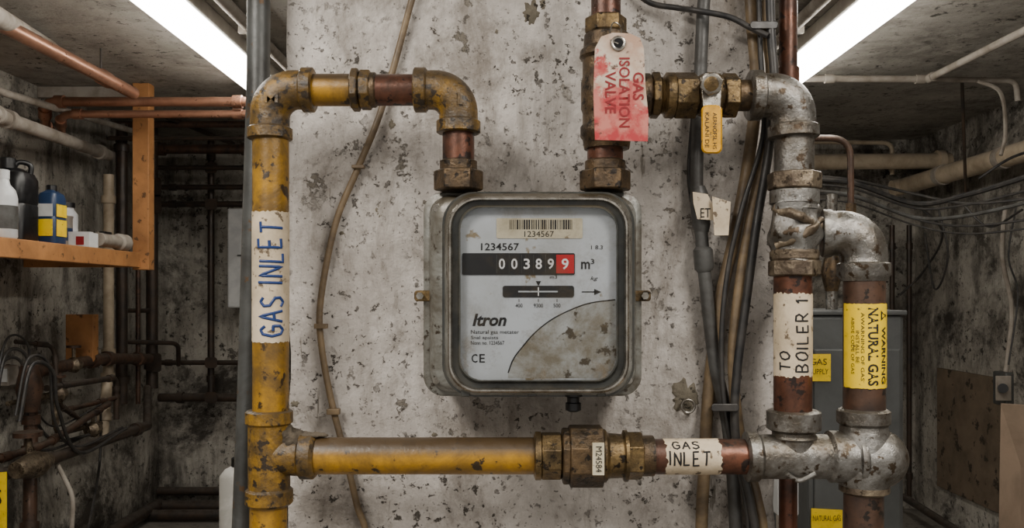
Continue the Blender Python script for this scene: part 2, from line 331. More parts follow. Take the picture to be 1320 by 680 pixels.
def hand(s,box_,surf,mat,parent,rot=0,r=1.5,off=0.0):
    x=0; st=[]
    for ch in s:
        if ch==' ': x+=.55; continue
        w=.25 if ch=='I' else (.4 if ch=='1' else .68); j=random.uniform(-.05,.05); k=random.uniform(-.05,.05); sh=random.uniform(-.03,.08)
        for l in GL[ch]: st.append([(x+a*(.68)+sh*b,b*(1+k)+j) for a,b in l])
        x+=w+.24
    tot=x-.24; mp=rmap(box_,rot)
    for l in st:
        P=[]
        for i in range(len(l)-1):
            for q in range(6):
                t=q/6; P.append(((l[i][0]*(1-t)+l[i+1][0]*t)/tot,l[i][1]*(1-t)+l[i+1][1]*t))
        P.append((l[-1][0]/tot,l[-1][1]))
        pts=[surf(*mp(u,v),off-r*.55) for u,v in P]
        sweep('pen_stroke',pts,r/1000,mat,parent,10)
def label(name,surf,x0,y0,x1,y1,mat,parent,off=.4,nx=24,ny=24,rag=1.2,vert=True):
    bm=bmesh.new(); g=[]
    jr=[random.uniform(-rag,rag) for _ in range(100)]
    for i in range(nx+1):
        row=[]
        for j in range(ny+1):
            px=x0+(x1-x0)*i/nx; py=y0+(y1-y0)*j/ny
            if vert and j in(0,ny): py+=jr[i+j]
            if not vert and i in(0,nx): px+=jr[j+i]
            row.append(bm.verts.new(surf(px,py,off)))
        g.append(row)
    for i in range(nx):
        for j in range(ny): bm.faces.new((g[i][j],g[i+1][j],g[i+1][j+1],g[i][j+1]))
    return finish(bm,name,mat,parent,True,60)
def ring(name,c,R,r,mat,parent,axis='Y',seg=32):
    pts=[]
    for i in range(seg+1):
        a=2*math.pi*i/seg
        pts.append(c+(Vector((math.cos(a),0,math.sin(a))) if axis=='Y' else Vector((0,math.cos(a),math.sin(a))))*R)
    return sweep(name,pts,r,mat,parent,10,cap=False)
# ================================================================ ROOM
XL,XR,YB,ZT=-2.07,2.36,3.9,2.16
YF=-1.9
box('floor',(XL-.15,YF,-.12),(XR+.15,YB+.15,0),M['floor'])
box('ceiling',(XL-.15,YF,ZT),(XR+.15,YB+.15,ZT+.12),M['ceil'])
box('wall_left',(XL-.15,YF,0),(XL,YB,ZT),M['wall'])
box('wall_right',(XR,YF,0),(XR+.15,YB,ZT),M['wall'])
box('wall_back',(XL-.15,YB,0),(XR+.15,YB+.15,ZT),M['wall'])
def pier():
    bm=bmesh.new(); x0,x1,y0,y1=-.315,.372,.1,.42
    bmesh.ops.create_cube(bm,size=1)
    for v in bm.verts:
        v.co=Vector(((v.co.x+.5)*(x1-x0)+x0,(v.co.y+.5)*(y1-y0)+y0,(v.co.z+.5)*ZT))
    bmesh.ops.subdivide_edges(bm,edges=bm.edges[:],cuts=60,use_grid_fill=True)
    for v in bm.verts:
        edge=min(abs(v.co.x-x0),abs(v.co.x-x1))
        if edge<.004: v.co.x+=mnoise.noise(v.co*14)*.006
        if v.co.y<y0+.004: v.co.y+=abs(mnoise.noise(v.co*6))*.004
    return finish(bm,'wall_pier',M['pillar'],None,True,50)
pier()
# ================================================================ LIGHTS
def striplight(X,y0,y1,side):
    g=grp('fluorescent_strip_light'); w=.075
    box('housing',(X-w,y0,ZT-.05),(X+w,y1,ZT-.002),M['housing'],g,.006)
    bm=bmesh.new(); rings=[]
    for y in (y0+.02,y1-.02):
        rings.append([bm.verts.new((X+math.cos(a)*w*.88,y,ZT-.045-math.sin(a)*.06)) for a in [math.pi*i/16 for i in range(17)]])
    for k in range(16): bm.faces.new((rings[0][k],rings[0][k+1],rings[1][k+1],rings[1][k]))
    bm.faces.new(rings[0]); bm.faces.new(rings[1])
    finish(bm,'diffuser',M['tube'],g)
    for y in (y0,y1): box('end_cap',(X-w,y-.012,ZT-.11),(X+w,y+.012,ZT-.002),M['housing'],g,.004)
    sweep('conduit',[(X+side*.15,y0-.3,ZT-.024),(X+side*.15,y1+.6,ZT-.024)],.02,M['lag'],g,14)
    for k in range(4):
        yy=y0+.3+k*.6
        box('saddle',(X+side*.15-.03,yy,ZT-.05),(X+side*.15+.03,yy+.02,ZT-.002),M['lag'],g,.003)
striplight(-1.02,.2,2.5,1)
striplight(1.08,.2,2.5,-1)
def fill_lamp(X,Y,sx,sy,e,tilt=0):
    g=grp('added_fill_lamp')  # unseen area lamp and housing, added to brighten the front of the pier
    box('housing',(X-sx/2-.02,Y-sy/2-.02,ZT-.06),(X+sx/2+.02,Y+sy/2+.02,ZT-.002),M['housing'],g,.005)
    L=bpy.data.lights.new('fill_lamp_light','AREA'); L.shape='RECTANGLE'; L.size=sx; L.size_y=sy; L.energy=e; L.color=(1,.94,.86)
    o=bpy.data.objects.new('fill_lamp_light',L); o.location=(X,Y,ZT-.065); o.rotation_euler=(tilt,0,0); col.objects.link(o); o.parent=g
fill_lamp(-.75,-1.05,.3,1.2,38,0)
fill_lamp(.75,-1.05,.3,1.2,31,0)
w=bpy.data.worlds.new('World'); scene.world=w; w.use_nodes=True
w.node_tree.nodes['Background'].inputs[0].default_value=(1,.95,.88,1); w.node_tree.nodes['Background'].inputs[1].default_value=.52
# ================================================================ YELLOW GAS PIPE
g=grp('yellow_gas_pipe')
V('riser_pipe',349,[(172,23),(535,23)],M['yellow'],g)
V('riser_pipe_lower',346,[(640,23.5),(1629,23.5)],M['yellow'],g)
V('floor_flange',346,[(1610,24),(1612,45),(1629,45)],M['yellowfit'],g)
elbow('corner_elbow',(348,180),(348,116),(405,116),M['yellowfit'],g,25,28.5,14,34)
H('top_pipe',116,[(400,20.5),(456,20.5)],M['yellowdust'],g)
nut(H,'top_union_nut',116,453,464,28,M['yellowfit'],g,8); nut(H,'top_union_ring',116,464,479,26,M['yellowfit'],g,8)
H('copper_link',116,[(478,20),(540,20)],M['copper'],g)
H('copper_link_ring',116,[(474,22.5),(484,22.5),(486,20)],M['brassdk'],g)
elbow('drop_elbow',(534,116),(591,116),(591,172),M['yellowfit'],g,25,28.5,15,32)
V('copper_drop',591,[(168,20.5),(222,20.5)],M['copper'],g)
V('copper_drop_ring',591,[(206,20.5),(208,24),(219,24)],M['brassdk'],g)
nut(V,'meter_inlet_nut',591,219,246,32,M['brassdk'],g,6)
V('tee_body',347,[(528,27),(530,30),(544,30),(547,26.5),(628,26.5),(631,30),(647,30),(650,27)],M['yellowfit'],g,ang=40)
H('tee_branch',587,[(347,25),(372,25),(386,26),(389,30),(404,30),(408,26)],M['yellowfit'],g,ang=40)
H('branch_pipe',587,[(404,23.5),(700,23.5)],M['yellowdust'],g)
sf=cylV(349,23)
label('tape_label',sf,349-52,274,349+52,440,M['tape'],g,off=.5,nx=40)
hand('GAS INLET',(341,288,370,432),sf,M['blueink'],g,-1,2.1,off=.9)
text('M',(340,118,358,132),flat(1.1-.0265),M['yellowfit'],g,off=0,name='cast_mark',bold=.03)
text('L',(590,118,602,134),flat(1.1-.0272),M['yellowfit'],g,off=0,name='cast_mark')
for k,(cx,cy,a,b,h_) in enumerate(((380,566,.020,.020,.012),(398,560,.024,.012,.004),(371,560,.010,.016,.014))):
    bm=bmesh.new(); bmesh.ops.create_icosphere(bm,subdivisions=4,radius=1); c=W(cx,cy,1.1)
    for v in bm.verts:
        v.co=Vector((v.co.x*a,v.co.y*b,v.co.z*h_)); v.co+=v.co.normalized()*mnoise.noise((v.co+c)*160)*.004; v.co+=c
    finish(bm,'settled_dirt',M['dirt'],g,True,80)
# ================================================================ UNION
g=grp('brass_pipe_union')
H('ring_a',587,[(688,25),(690,31),(697,31),(698,28)],M['brass'],g)
nut(H,'nut_a',587,697,724,31,M['brass'],g,8)
nut(H,'union_collar',587,724,735,37,M['brassdk'],g,8)
nut(H,'union_nut',587,733,777,41,M['brassdk'],g,8)
H('union_neck',587,[(775,34),(780,34),(784,29),(802,28),(804,33),(808,33)],M['brass'],g)
nut(H,'nut_b',587,806,828,31,M['brass'],g,6)
H('union_ring_c',587,[(826,26),(842,26)],M['brassdk'],g)
plate('serial_tag',[(764,571),(779,571),(779,612),(764,612)],1.1-.043,.006,M['sticker'],g)
text('M24584',(768,575,776,608),flat(1.0565),M['ink'],g,1,bold=.0)
# ================================================================ COPPER LINK
g=grp('copper_gas_pipe')
H('tube',588,[(828,22.5),(965,22.5)],M['copper'],g)
sf=cylH(588,22.5)
label('tape_label',sf,856,588-50,925,588+50,M['tape'],g,off=.4,ny=36,vert=False,rag=2)
hand('GAS',(864,563,898,574),sf,M['ink'],g,0,1.2,off=.7)
hand('INLET',(859,578,910,595),sf,M['ink'],g,0,1.3,off=.7)
# ================================================================ GALVANISED MANIFOLD
g=grp('galvanised_pipe_manifold')
H('tee_run',588,[(960,28),(962,32),(975,32),(979,28.5),(1065,28.5),(1069,33),(1097,33),(1101,29),(1106,29)],M['galv'],g,ang=40)
V('tee_branch',1023,[(588,27),(556,27),(552,34),(530,34),(528,30)],M['galv'],g,ang=40)
V('cast_rib',1023,[(560,27),(563,29),(566,27)],M['galv'],g)
H('elbow_bulb',590,[(1092,30),(1100,33),(1108,36),(1120,38),(1132,38.5),(1144,36),(1153,31),(1160,24),(1165,16),(1168,6),(1168.5,1)],M['galv'],g,ang=80)
H('bulb_rib',590,[(1098,33),(1099,37),(1105,38),(1108,36)],M['galv'],g,ang=60)
sweep('elbow_throat',[W(1114,590,1.1)+Vector((0,0,k/1000)) for k in (-42,-38,-28,-14,0,18,32,44)],[.028,.030,.033,.035,.036,.034,.031,.028],M['galv'],g,40,ang=60)
V('branch_collar',1113,[(526,28),(529,33),(544,33),(548,29),(560,30)],M['galv'],g,ang=40)
V('lower_socket',1114,[(618,29),(622,31),(632,31),(635,26)],M['galvold'],g)
V('drop_pipe',1113,[(628,24.5),(1629,24.5)],M['rustpipe'],g)
text('X',(1070,579,1084,596),flat(1.1-.0335),M['galv'],g,off=0,name='cast_mark')
sweep('cast_bead',cr([W(1005,604,1.1)+Vector((0,-.026,0)),W(1023,614,1.1)+Vector((0,-.022,0)),W(1042,604,1.1)+Vector((0,-.026,0))]),.003,M['galv'],g,10)
# ================================================================ BOILER RISER
g=grp('boiler_supply_pipe')
V('copper_tube',1022,[(350,24),(535,24)],M['copper'],g)
V('galv_nipple',1024,[(170,24.5),(225,24.5)],M['galv'],g)
elbow('elbow',(965,123),(1022,123),(1023,178),M['galv'],g,28,32,15,30,bulge=1.05)
nut(V,'valve_nut_top',1024,222,245,34,M['galvold'],g,8)
V('valve_neck',1024,[(244,28),(246,31),(262,31),(264,28),(270,29)],M['galv'],g)
prof=[]
for i in range(41):
    t=i/40; prof.append((262+72*t,28.5+4*math.sin(t*math.pi)**2+1.2*math.sin(t*13)))
lumpy(V('cast_valve_body',1025,prof,M['galv'],g,seg=64,ang=80),.008,38,3)
for i,(a,b,c_) in enumerate((((996,266),(1022,282),(1054,292)),((998,318),(1030,300),(1054,284)))):
    pts=cr([W(a[0],a[1],1.1)+Vector((0,-.008,0)),W(b[0],b[1],1.1)+Vector((0,-.031,0)),W(c_[0],c_[1],1.1)+Vector((0,-.008,0))],14)
    lumpy(sweep('cast_ridge',pts,.006,M['galvold'],g,12,ang=80),.005,70,i)
V('valve_waist',1024,[(322,29),(325,31),(333,31),(336,29)],M['galvold'],g)
nut(V,'valve_nut_low',1024,335,356,33,M['galvold'],g,8)
sf=cylV(1022,24)
label('tape_label',sf,1022-40,378,1022+40,483,M['tape'],g,off=.4,nx=36,rag=2)
hand('TO',(998,452,1011,476),sf,M['ink'],g,-1,1.3,off=.7)
hand('BOILER 1',(1018,384,1034,477),sf,M['ink'],g,-1,1.3,off=.7)
# ================================================================ SECOND GAS PIPE
g=grp('natural_gas_pipe')
V('tube',1114,[(355,26),(532,26)],M['rustpipe'],g)
V('socket',1113,[(338,29),(340,33),(354,33),(358,30),(362,27)],M['galv'],g,ang=40)
elbow('elbow',W(1113,356,1.1),W(1113,300,1.1),W(1113,300,1.1)+Vector((-.050,.012,0)),M['galv'],g,29,31,12,30,bulge=1.05)
sf=cylV(1114,26.3)
label('warning_label',sf,1114-40,391,1114+40,498,M['warn'],g,off=.5,nx=36,rag=.5)
text('NATURAL GAS',(1108,396,1121,494),sf,M['ink'],g,1,bold=.025,off=1.0)
text('WARNING',(1126,420,1134,492),sf,M['ink'],g,1,bold=.02,off=1.0)
for i,(x,a,b) in enumerate(((1102,402,488),(1096,425,466),(1090,408,480))):
    text(('AWARNING OF GAS','INSTALL BE','ABIDE CODE OF GAS')[i],(x-2,a,x+2,b),sf,M['ink'],g,1,off=.9,name='small_print_%d'%i)
def tri(surf,cx,cy,s,parent):
    bm=bmesh.new(); P=[(cx+s,cy),(cx-s*.8,cy-s),(cx-s*.8,cy+s)]
    Q=[(cx+s*.45,cy),(cx-s*.5,cy-s*.5),(cx-s*.5,cy+s*.5)]
    a=[bm.verts.new(surf(x,y,1.0)) for x,y in P]; b=[bm.verts.new(surf(x,y,1.0)) for x,y in Q]
    for k in range(3): bm.faces.new((a[k],a[(k+1)%3],b[(k+1)%3],b[k]))
    finish(bm,'hazard_triangle',M['ink'],parent,False)
tri(sf,1130,406,6.5,g)
# ================================================================ ISOLATION VALVE
g=grp('gas_isolation_valve')
V('copper_inlet',781,[(-120,19),(26,19)],M['copper'],g)
nut(V,'top_nut',781,22,44,27,M['brass'],g,6)
V('body',782,[(42,24),(46,29),(62,30),(66,34),(74,35),(78,31),(100,31),(106,33),(140,33),(146,31),(160,31),(164,34),(176,34),(180,31),(192,29)],M['brassdk'],g,ang=40)
H('side_port',123,[(785,28),(836,28),(840,24),(846,24)],M['brassdk'],g)
V('copper_outlet',780,[(188,23),(222,23)],M['copper'],g)
V('outlet_ring',780,[(206,23),(208,26),(219,26)],M['brassdk'],g)
nut(V,'meter_outlet_nut',780,219,246,33,M['brassdk'],g,6)
poly=[(767,62),(775,47),(790,42),(812,43),(825,49),(830,62),(832,110),(836,150),(835,182),(800,181),(767,180),(765,120)]
plate('tag',poly,1.048,.0015,M['tag'],g)
f=flat(1.0478)
text('GAS',(816,93,830,129),f,M['redink'],g,1,bold=.015)
text('ISOLATION',(798,74,812,164),f,M['redink'],g,1,bold=.015)
text('VALVE',(780,92,794,146),f,M['redink'],g,1,bold=.015)
ring('tag_eyelet',W(797,56,1.047),.0075,.0022,M['steel'],g)
sweep('tag_eyelet_hole',[W(797,56,1.0485),W(797,56,1.0465)],.006,M['black'],g,20)
sweep('tag_wire',cr([W(797,56,1.044),W(786,50,1.05),W(790,30,1.066),W(800,34,1.068),W(800,50,1.05)]),.0009,M['steel'],g,8)
# ================================================================ BALL VALVE
g=grp('brass_ball_valve')
H('threads',123,[(842,22)]+thread(844,862,23)+[(862,22)],M['brass'],g,ang=80)
nut(H,'nut_left',123,838,850,30,M['brass'],g,8)
H('neck_left',123,[(856,26),(858,29),(868,29),(870,25)],M['brass'],g)
nut(H,'hex_left',123,868,898,30,M['brass'],g,6)
H('ball_body',123,[(896,22),(902,26),(910,29),(920,29),(928,26),(932,22)],M['brass'],g,ang=60)
nut(H,'hex_right',123,930,950,29,M['brass'],g,6)
H('neck_right',123,[(948,20),(972,20)],M['brassdk'],g)
sweep('stem',[W(917,112,1.1),W(917,108,1.05)],.012,M['brass'],g,20)
sweep('stem_nut',[W(917,108,1.052),W(917,108,1.040),W(917,108,1.039)],[.0145,.0145,.012],M['steel'],g,6,phase=.3,bevel=.0008)
sweep('stem_bolt',[W(917,108,1.042),W(917,108,1.032),W(917,108,1.031)],[.009,.009,.0065],M['brass'],g,16)
plate('lever_arm',[(903,100),(909,94),(924,94),(931,101),(929,142),(907,142)],1.048,.004,M['steel'],g,.0008)
loft('lever_grip',[(906,137,930,196,6,1.052),(904,135,931,198,8,1.049),(904,135,931,198,8,1.042),(906,137,929,196,7,1.039)],M['handle'],g)
text('KALANI DE',(909,145,914,190),flat(1.0388),M['ink'],g,1,off=.2)
text('AERNOFSL HS',(919,145,924,192),flat(1.0388),M['ink'],g,1,off=.2)
# ================================================================ GAS METER
g=grp('gas_meter')
loft('back_case',[(566,262,808,494,22,1.195),(556,256,816,502,26,1.16),(553,252,820,505,26,1.125)],M['meter'],g)
loft('seam_flange',[(549,249,824,508,26,1.126),(546,247,827,510,26,1.124),(546,247,827,510,26,1.112),(549,249,824,508,26,1.110)],M['meter'],g)
loft('front_case',[(553,252,820,505,26,1.112),(556,253,818,504,26,1.092),(562,256,812,501,28,1.083),(572,262,806,496,30,1.080)],M['meter'],g,ang=50)
loft('frame_lip',[(573,249,815,509,40,1.078),(570,247,818,511,42,1.078),(570,247,818,511,42,1.083),(573,249,815,509,40,1.083)],M['bezel'],g,False,False)
loft('window_frame',[(573,249,815,509,40,1.086),(573,249,815,509,40,1.074),(575,251,813,508,39,1.060),(577,253,811,506,38,1.050)],M['meter'],g,True,False,ang=25)
loft('window_rim',[(577,253,811,506,38,1.050),(579,255,809,504,37,1.047),(581,257,807,502,36,1.047),(583,258,805,501,35,1.050)],M['steel'],g,False,False,ang=25)
loft('window_channel',[(583,258,805,501,35,1.050),(584,259,804,500,34,1.056),(590,264,798,494,30,1.056),(591,265,797,492,29,1.050)],M['bezel'],g,False,False,ang=25)
loft('window_inner_rim',[(591,265,797,492,29,1.050),(592,266,796,491,29,1.048),(593.5,267.5,794.5,489.5,28,1.048),(594,268,794,489,28,1.066)],M['bezel'],g,False,False,ang=25)
loft('dial_plate',[(588,263,800,493,32,1.064),(588,263,800,493,32,1.062)],M['face'],g)
DF=1.0618; f=flat(DF)
arc=[(655,480),(662,462),(674,446),(690,428),(712,411),(738,398),(762,390),(793,386)]
arcs=[(p.x,p.y) for p in cr([Vector((a,b,0)) for a,b in arc],6)]
plate('stained_zone',arcs+[(795,395),(795,460),(788,476),(772,487),(655,487)],DF-.0002,.0001,M['facedirty'],g)
sweep('printed_arc',[W(a,b,DF-.0002) for a,b in arcs],.0008,M['ink'],g,8)
loft('asset_sticker',[(640,281,751,307,2,DF),(640,281,751,307,2,DF-.0008)],M['sticker'],g)
fs_=flat(DF-.0008); x=657; bm=bmesh.new()
while x<738:
    wd=random.choice((.8,.8,1.4,2.2))
    bm.faces.new([bm.verts.new(fs_(a,b,.2)) for a,b in ((x,283),(x+wd,283),(x+wd,295.5),(x,295.5))])
    x+=wd+random.choice((.8,1.0,1.6))
finish(bm,'barcode',M['ink'],g,False)
text('1234567',(676,297.5,714,305),fs_,M['ink'],g,off=.4)
text('1234567',(620,313,669,322.5),f,M['ink'],g,bold=.01)
text('1 8.3',(762,316,777,321),f,M['ink'],g)
loft('counter_window',[(596,326,741,354,2,DF),(596,326,741,354,2,DF-.0015),(600,328,738,352,1,DF-.0015)],M['black'],g)
fc=flat(DF-.0015)
plate('red_digit_drum',[(717,328),(740,328),(740,352),(717,352)],DF-.002,.0004,M['red'],g)
for ch,x in zip('00389',(647,663,679,694.5,710)):
    plate('drum_edge',[(x-7,328),(x-6.4,328),(x-6.4,352),(x-7,352)],DF-.0018,.0003,M['greypipe'],g)
    text(ch,(x-4,333,x+4,346.5),fc,M['white'],g,bold=.015,off=.6,name='digit')
text('9',(724,333,733,347),fc,M['white'],g,bold=.015,off=1.0,name='digit')
text('m',(749,337,760.5,346.5),f,M['ink'],g,bold=.02); text('3',(761.5,333.5,766,340),f,M['ink'],g,bold=.01)
text('m3',(709,354.5,718,359),f,M['ink'],g)
text('kg',(761,356,771,362),f,M['ink'],g,shear=.3)
def fpoly(name,P,m,off=.4):
    bm=bmesh.new(); bm.faces.new([bm.verts.new(f(a,b,off)) for a,b in P]); finish(bm,name,m,g,False)
fpoly('pointer',[(690.5,362),(697.5,362),(694,368.5)],M['ink'])
loft('test_dial_slot',[(648,368,740,383,3,DF),(648,368,740,383,3,DF-.001),(650,370,738,381,2,DF-.001)],M['black'],g)
plate('dial_line',[(668,374.6),(719,374.6),(719,376.4),(668,376.4)],DF-.0014,.0003,M['face'],g)
fpoly('dial_mark',[(693.3,370),(694.7,370),(694.7,381),(693.3,381)],M['white'],1.3)
fpoly('arrow_shaft',[(750,375.2),(768,375.2),(768,376.6),(750,376.6)],M['ink']); fpoly('arrow_head',[(766,372),(775,376),(766,380)],M['ink'])
for s,x in (('400',669),('9300',694),('500',718)): text(s,(x-(6 if len(s)>3 else 4.5),391,x+(6 if len(s)>3 else 4.5),396),f,M['ink'],g)
for x in (669,694,718): fpoly('tick',[(x-.4,385),(x+.4,385),(x+.4,389),(x-.4,389)],M['ink'])
text('Itron',(609,404,653,420),f,M['ink'],g,bold=.03,shear=.25)
text('Natural gas metater',(607,425,669,431.5),f,M['ink'],g); text('Snal apsists',(607,432.5,642,438),f,M['ink'],g); text('Nonn no. 1234567',(607,439,650,444),f,M['ink'],g)
text('C',(608,456,615.5,467),f,M['ink'],g,bold=.01); text('E',(618,456,625,467),f,M['ink'],g,bold=.01)
loft('clear_cover',[(592,267,796,489,29,1.053),(592,267,796,489,29,1.052)],M['clear'],g,False,True)
for s in (-1,1):
    x=546 if s<0 else 827
    loft('side_lug',[(x-12,374,x+12,388,4,1.125),(x-12,374,x+12,388,4,1.108)],M['brass'],g,bevel=.001)
    sweep('lug_screw',[W(x+s*5,381,1.109),W(x+s*5,381,1.100)],.005,M['steel'],g,6)
V('drain_boss',738,[(500,13),(508,13),(510,8),(516,8),(517,10),(526,10),(528,6)],M['black'],g,y=-.015,seg=20)
for x in (600,686,775): loft('clip_'+str(x),[(x-6,500,x+6,511,2,1.085),(x-6,500,x+6,511,2,1.06)],M['bezel'],g,bevel=.001)
for (x,y) in ((562,268),(811,268),(562,490),(811,490)):
    sweep('case_screw',[W(x,y,1.112),W(x,y,1.085)],.0045,M['steel'],g,12)
# ================================================================ CABLES on the pier
g=grp('tan_wall_cable')
cable('cable',[(560,-300,1.19),(545,-60,1.19),(528,10,1.19),(492,140,1.19),(462,215,1.19),(432,290,1.19),(413,390,1.19),(415,450,1.19),(428,520,1.19),(446,590,1.19),(460,650,1.19),(475,720,1.19),(480,1000,1.19),(480,1530,1.19)],4.6,M['ctan'],g)
for x,y in ((462,215),(414,420),(430,530)):
    box('clip',W(x-7,y+3,1.192),W(x+7,y-3,1.180),M['ctan'],g,.001)
g=grp('cable_bundle')
def bcable(n,pts,r,m,seg=16):
    d=pts[-1][2]; x=pts[-1][0]; pts=[(pts[0][0],-360,d)]+pts+[(x+4,1000,d),(x,380+1.24*1100/d,d)]
    cable(n,pts,r,m,g,seg)
bcable('conduit',[(910,-60,1.178),(906,20,1.178),(902,120,1.178),(898,230,1.178),(904,300,1.178),(910,370,1.178),(922,470,1.178),(940,560,1.178),(950,720,1.178)],9,M['cgrey'],20)
sweep('conduit_coupler',[W(900,240,1.178),W(901,250,1.178),W(904,290,1.178),W(905,300,1.178)],[.009,.0125,.0125,.009],M['cgrey'],g,20)
sweep('conduit_coupler_low',[W(906,318,1.178),W(906,322,1.178),W(908,345,1.178),W(909,350,1.178)],[.010,.0135,.0135,.010],M['cgrey'],g,20)
bcable('cable_tan',[(967,-60,1.183),(969,20,1.183),(975,110,1.183),(966,200,1.183),(948,300,1.183),(928,390,1.186),(914,500,1.188),(908,600,1.188),(904,720,1.188)],8.5,M['ctan'],18)
bcable('cable_grey',[(985,-60,1.165),(986,30,1.165),(994,90,1.165),(988,180,1.165),(968,280,1.165),(952,380,1.165),(945,470,1.165),(955,570,1.165),(975,640,1.165),(985,720,1.165)],7.5,M['ctan'],18)
bcable('cable_black',[(992,-60,1.14),(994,40,1.14),(998,110,1.14),(990,200,1.15),(975,290,1.15),(963,380,1.152),(950,480,1.152),(948,560,1.152),(968,650,1.152),(975,720,1.152)],6,M['cblack'])
bcable('cable_thin',[(978,-60,1.155),(980,60,1.152),(984,170,1.155),(956,270,1.155),(938,350,1.16),(930,440,1.16),(936,540,1.16),(960,640,1.16),(966,720,1.16)],3.5,M['cblack'],12)
cable('overhead_cable',[(800,-30,1.188),(835,2,1.188),(872,10,1.18),(900,14,1.16),(940,22,1.15),(968,36,1.142),(990,46,1.135)],4.0,M['cblack'],g,12)
cable('side_cable',[(893,150,1.185),(888,220,1.19),(892,260,1.187)],3,M['cblack'],g,10)
for cx,cy,wd in ((985,32,18),(935,525,18)):
    loft('cable_tie',[(cx-wd,cy-5,cx+wd,cy+5,4,1.19),(cx-wd,cy-5,cx+wd,cy+5,4,1.134)],M['cblack'],g,bevel=.001)
plate('cable_tag',[(893,247),(912,250),(918,262),(928,268),(925,284),(899,282),(894,262)],1.155,.001,M['tape'],g)
plate('cable_tag_b',[(918,253),(942,260),(939,303),(921,303)],1.148,.001,M['tape'],g)
text('ET',(903,268,916,280),flat(1.1548),M['ink'],g)
g=grp('copper_riser_pipe')
sweep('tube',[W(1016,-365,1.19),W(1016,140,1.19),W(1016,1520,1.19)],.0125,M['copper'],g,20)
sweep('coupling',[W(1016,88,1.19),W(1016,112,1.19)],.015,M['copper'],g,20)
g=grp('grey_vertical_conduit')
sweep('tube',[W(336,-480,1.16),W(333,100,1.16),W(326,300,1.16),W(318,500,1.16),W(309,720,1.16),W(300,1560,1.16)],[.0155,.0155,.0145,.0125,.012,.012],M['greypipe'],g,24)
g=grp('cement_patch')
def blob(name,cx,cy,rx,ry,d,th,mat,parent,seed=0):
    rnd=random.Random(seed); bm=bmesh.new(); n=48; c=bm.verts.new(W(cx,cy,d)-Vector((0,th,0)))
    k=[rnd.uniform(.4,1.25) for _ in range(n)]; k=[(k[i-1]+2*k[i]+k[(i+1)%n])/4 for i in range(n)]
    r1=[bm.verts.new(W(cx+rx*.7*k[i]*math.cos(2*math.pi*i/n),cy+ry*.7*k[i]*math.sin(2*math.pi*i/n),d)-Vector((0,th*rnd.uniform(.5,1),0))) for i in range(n)]
    r2=[bm.verts.new(W(cx+rx*k[i]*math.cos(2*math.pi*i/n),cy+ry*k[i]*math.sin(2*math.pi*i/n),d)+Vector((0,.003,0))) for i in range(n)]
    for i in range(n):
        j=(i+1)%n; bm.faces.new((c,r1[i],r1[j])); bm.faces.new((r1[i],r2[i],r2[j],r1[j]))
    return finish(bm,name,mat,parent,True,80)
blob('patch',884,512,25,28,1.2,.002,M['bare'],g,3)
ring('anchor_ring',W(887,523,1.19),.009,.002,M['steel'],g)
for i,(x,y,a,b) in enumerate(((925,650,42,30),(470,640,9,16),(490,271,8,12),(505,160,5,10),(685,15,14,18),(440,300,5,4),(860,300,4,9),(560,560,6,4),(400,335,4,7),(855,470,5,4),(380,520,7,5),(700,5,6,10),(640,40,3,4),(520,480,3,4),(865,150,3,5))):
    blob('chip',x,y,a,b,1.2,-.001,M['bare'],g,20+i)
# ================================================================ LEFT BACKGROUND
xs=-1.59; zt=ZC+.181; zb=ZC+.118
g=grp('timber_shelf')
box('shelf_front_rail',(xs-.03,1.2,zb),(xs,2.55,zt),M['wood'],g,.003)
box('shelf_board',(XL+.002,1.2,zt-.03),(xs-.03,2.55,zt),M['wood'],g,.002)
box('shelf_end',(XL+.002,2.51,zb),(xs-.03,2.55,zt-.03),M['wood'],g,.003)
g=grp('timber_post')
box('post',(xs-.035,2.552,zb-.01),(xs+.035,2.61,ZT-.002),M['wood'],g,.003)
box('brace_rail',(XL+.002,2.615,ZT-.05),(xs-.035,2.645,ZT-.002),M['lag'],g,.003)
ztop=zt+.001
def lathe(name,x,y,z,prof,mat,parent,seg=28,sx=1,sy=1):
    o=sweep(name,[Vector((x,y,z+h)) for h,r in prof],[r for h,r in prof],mat,parent,seg,ang=50)
    for v in o.data.vertices:
        v.co.x=x+(v.co.x-x)*sx; v.co.y=y+(v.co.y-y)*sy
    return o
g=grp('white_plastic_bottle')
bx,by=-1.640,1.65
lathe('bottle',bx,by,ztop,[(0,.038),(.005,.042),(.13,.042),(.155,.036),(.175,.020),(.195,.017)],M['bwhite'],g)
lathe('cap',bx,by,ztop+.192,[(0,.019),(.028,.019),(.03,.016)],M['bwhite'],g)
lathe('label',bx,by,ztop+.03,[(0,.0425),(.075,.0425)],M['cgrey'],g)
def jerry(name,x,y,w_,dp,h,mat,parent):
    def lp(z,s): return [Vector((x+p[0]*s/1000,y+p[1]*s/1000,ztop+z)) for p in rr(-w_*500,-dp*500,w_*500,dp*500,min(w_,dp)*250,5)]
    bm=bmesh.new(); R=[]
    for z,s in ((0,.94),(.006,1),(h*.45,1),(h*.47,.96),(h*.5,1),(h*.78,1),(h*.86,.85),(h*.9,.5),(h*.92,.4)): R.append([bm.verts.new(p) for p in lp(z,s)])
    m=len(R[0])
    for i in range(len(R)-1):
        for k in range(m): bm.faces.new((R[i][k],R[i][(k+1)%m],R[i+1][(k+1)%m],R[i+1][k]))
    bm.faces.new(R[0]); bm.faces.new(R[-1]); return finish(bm,'body',mat,parent)
g=grp('black_jerrycan')
jx,jy=-1.715,1.84
jerry('body',jx,jy,.12,.13,.275,M['black'],g)
lathe('cap',jx-.01,jy-.02,ztop+.25,[(0,.024),(.035,.024),(.038,.02)],M['black'],g)
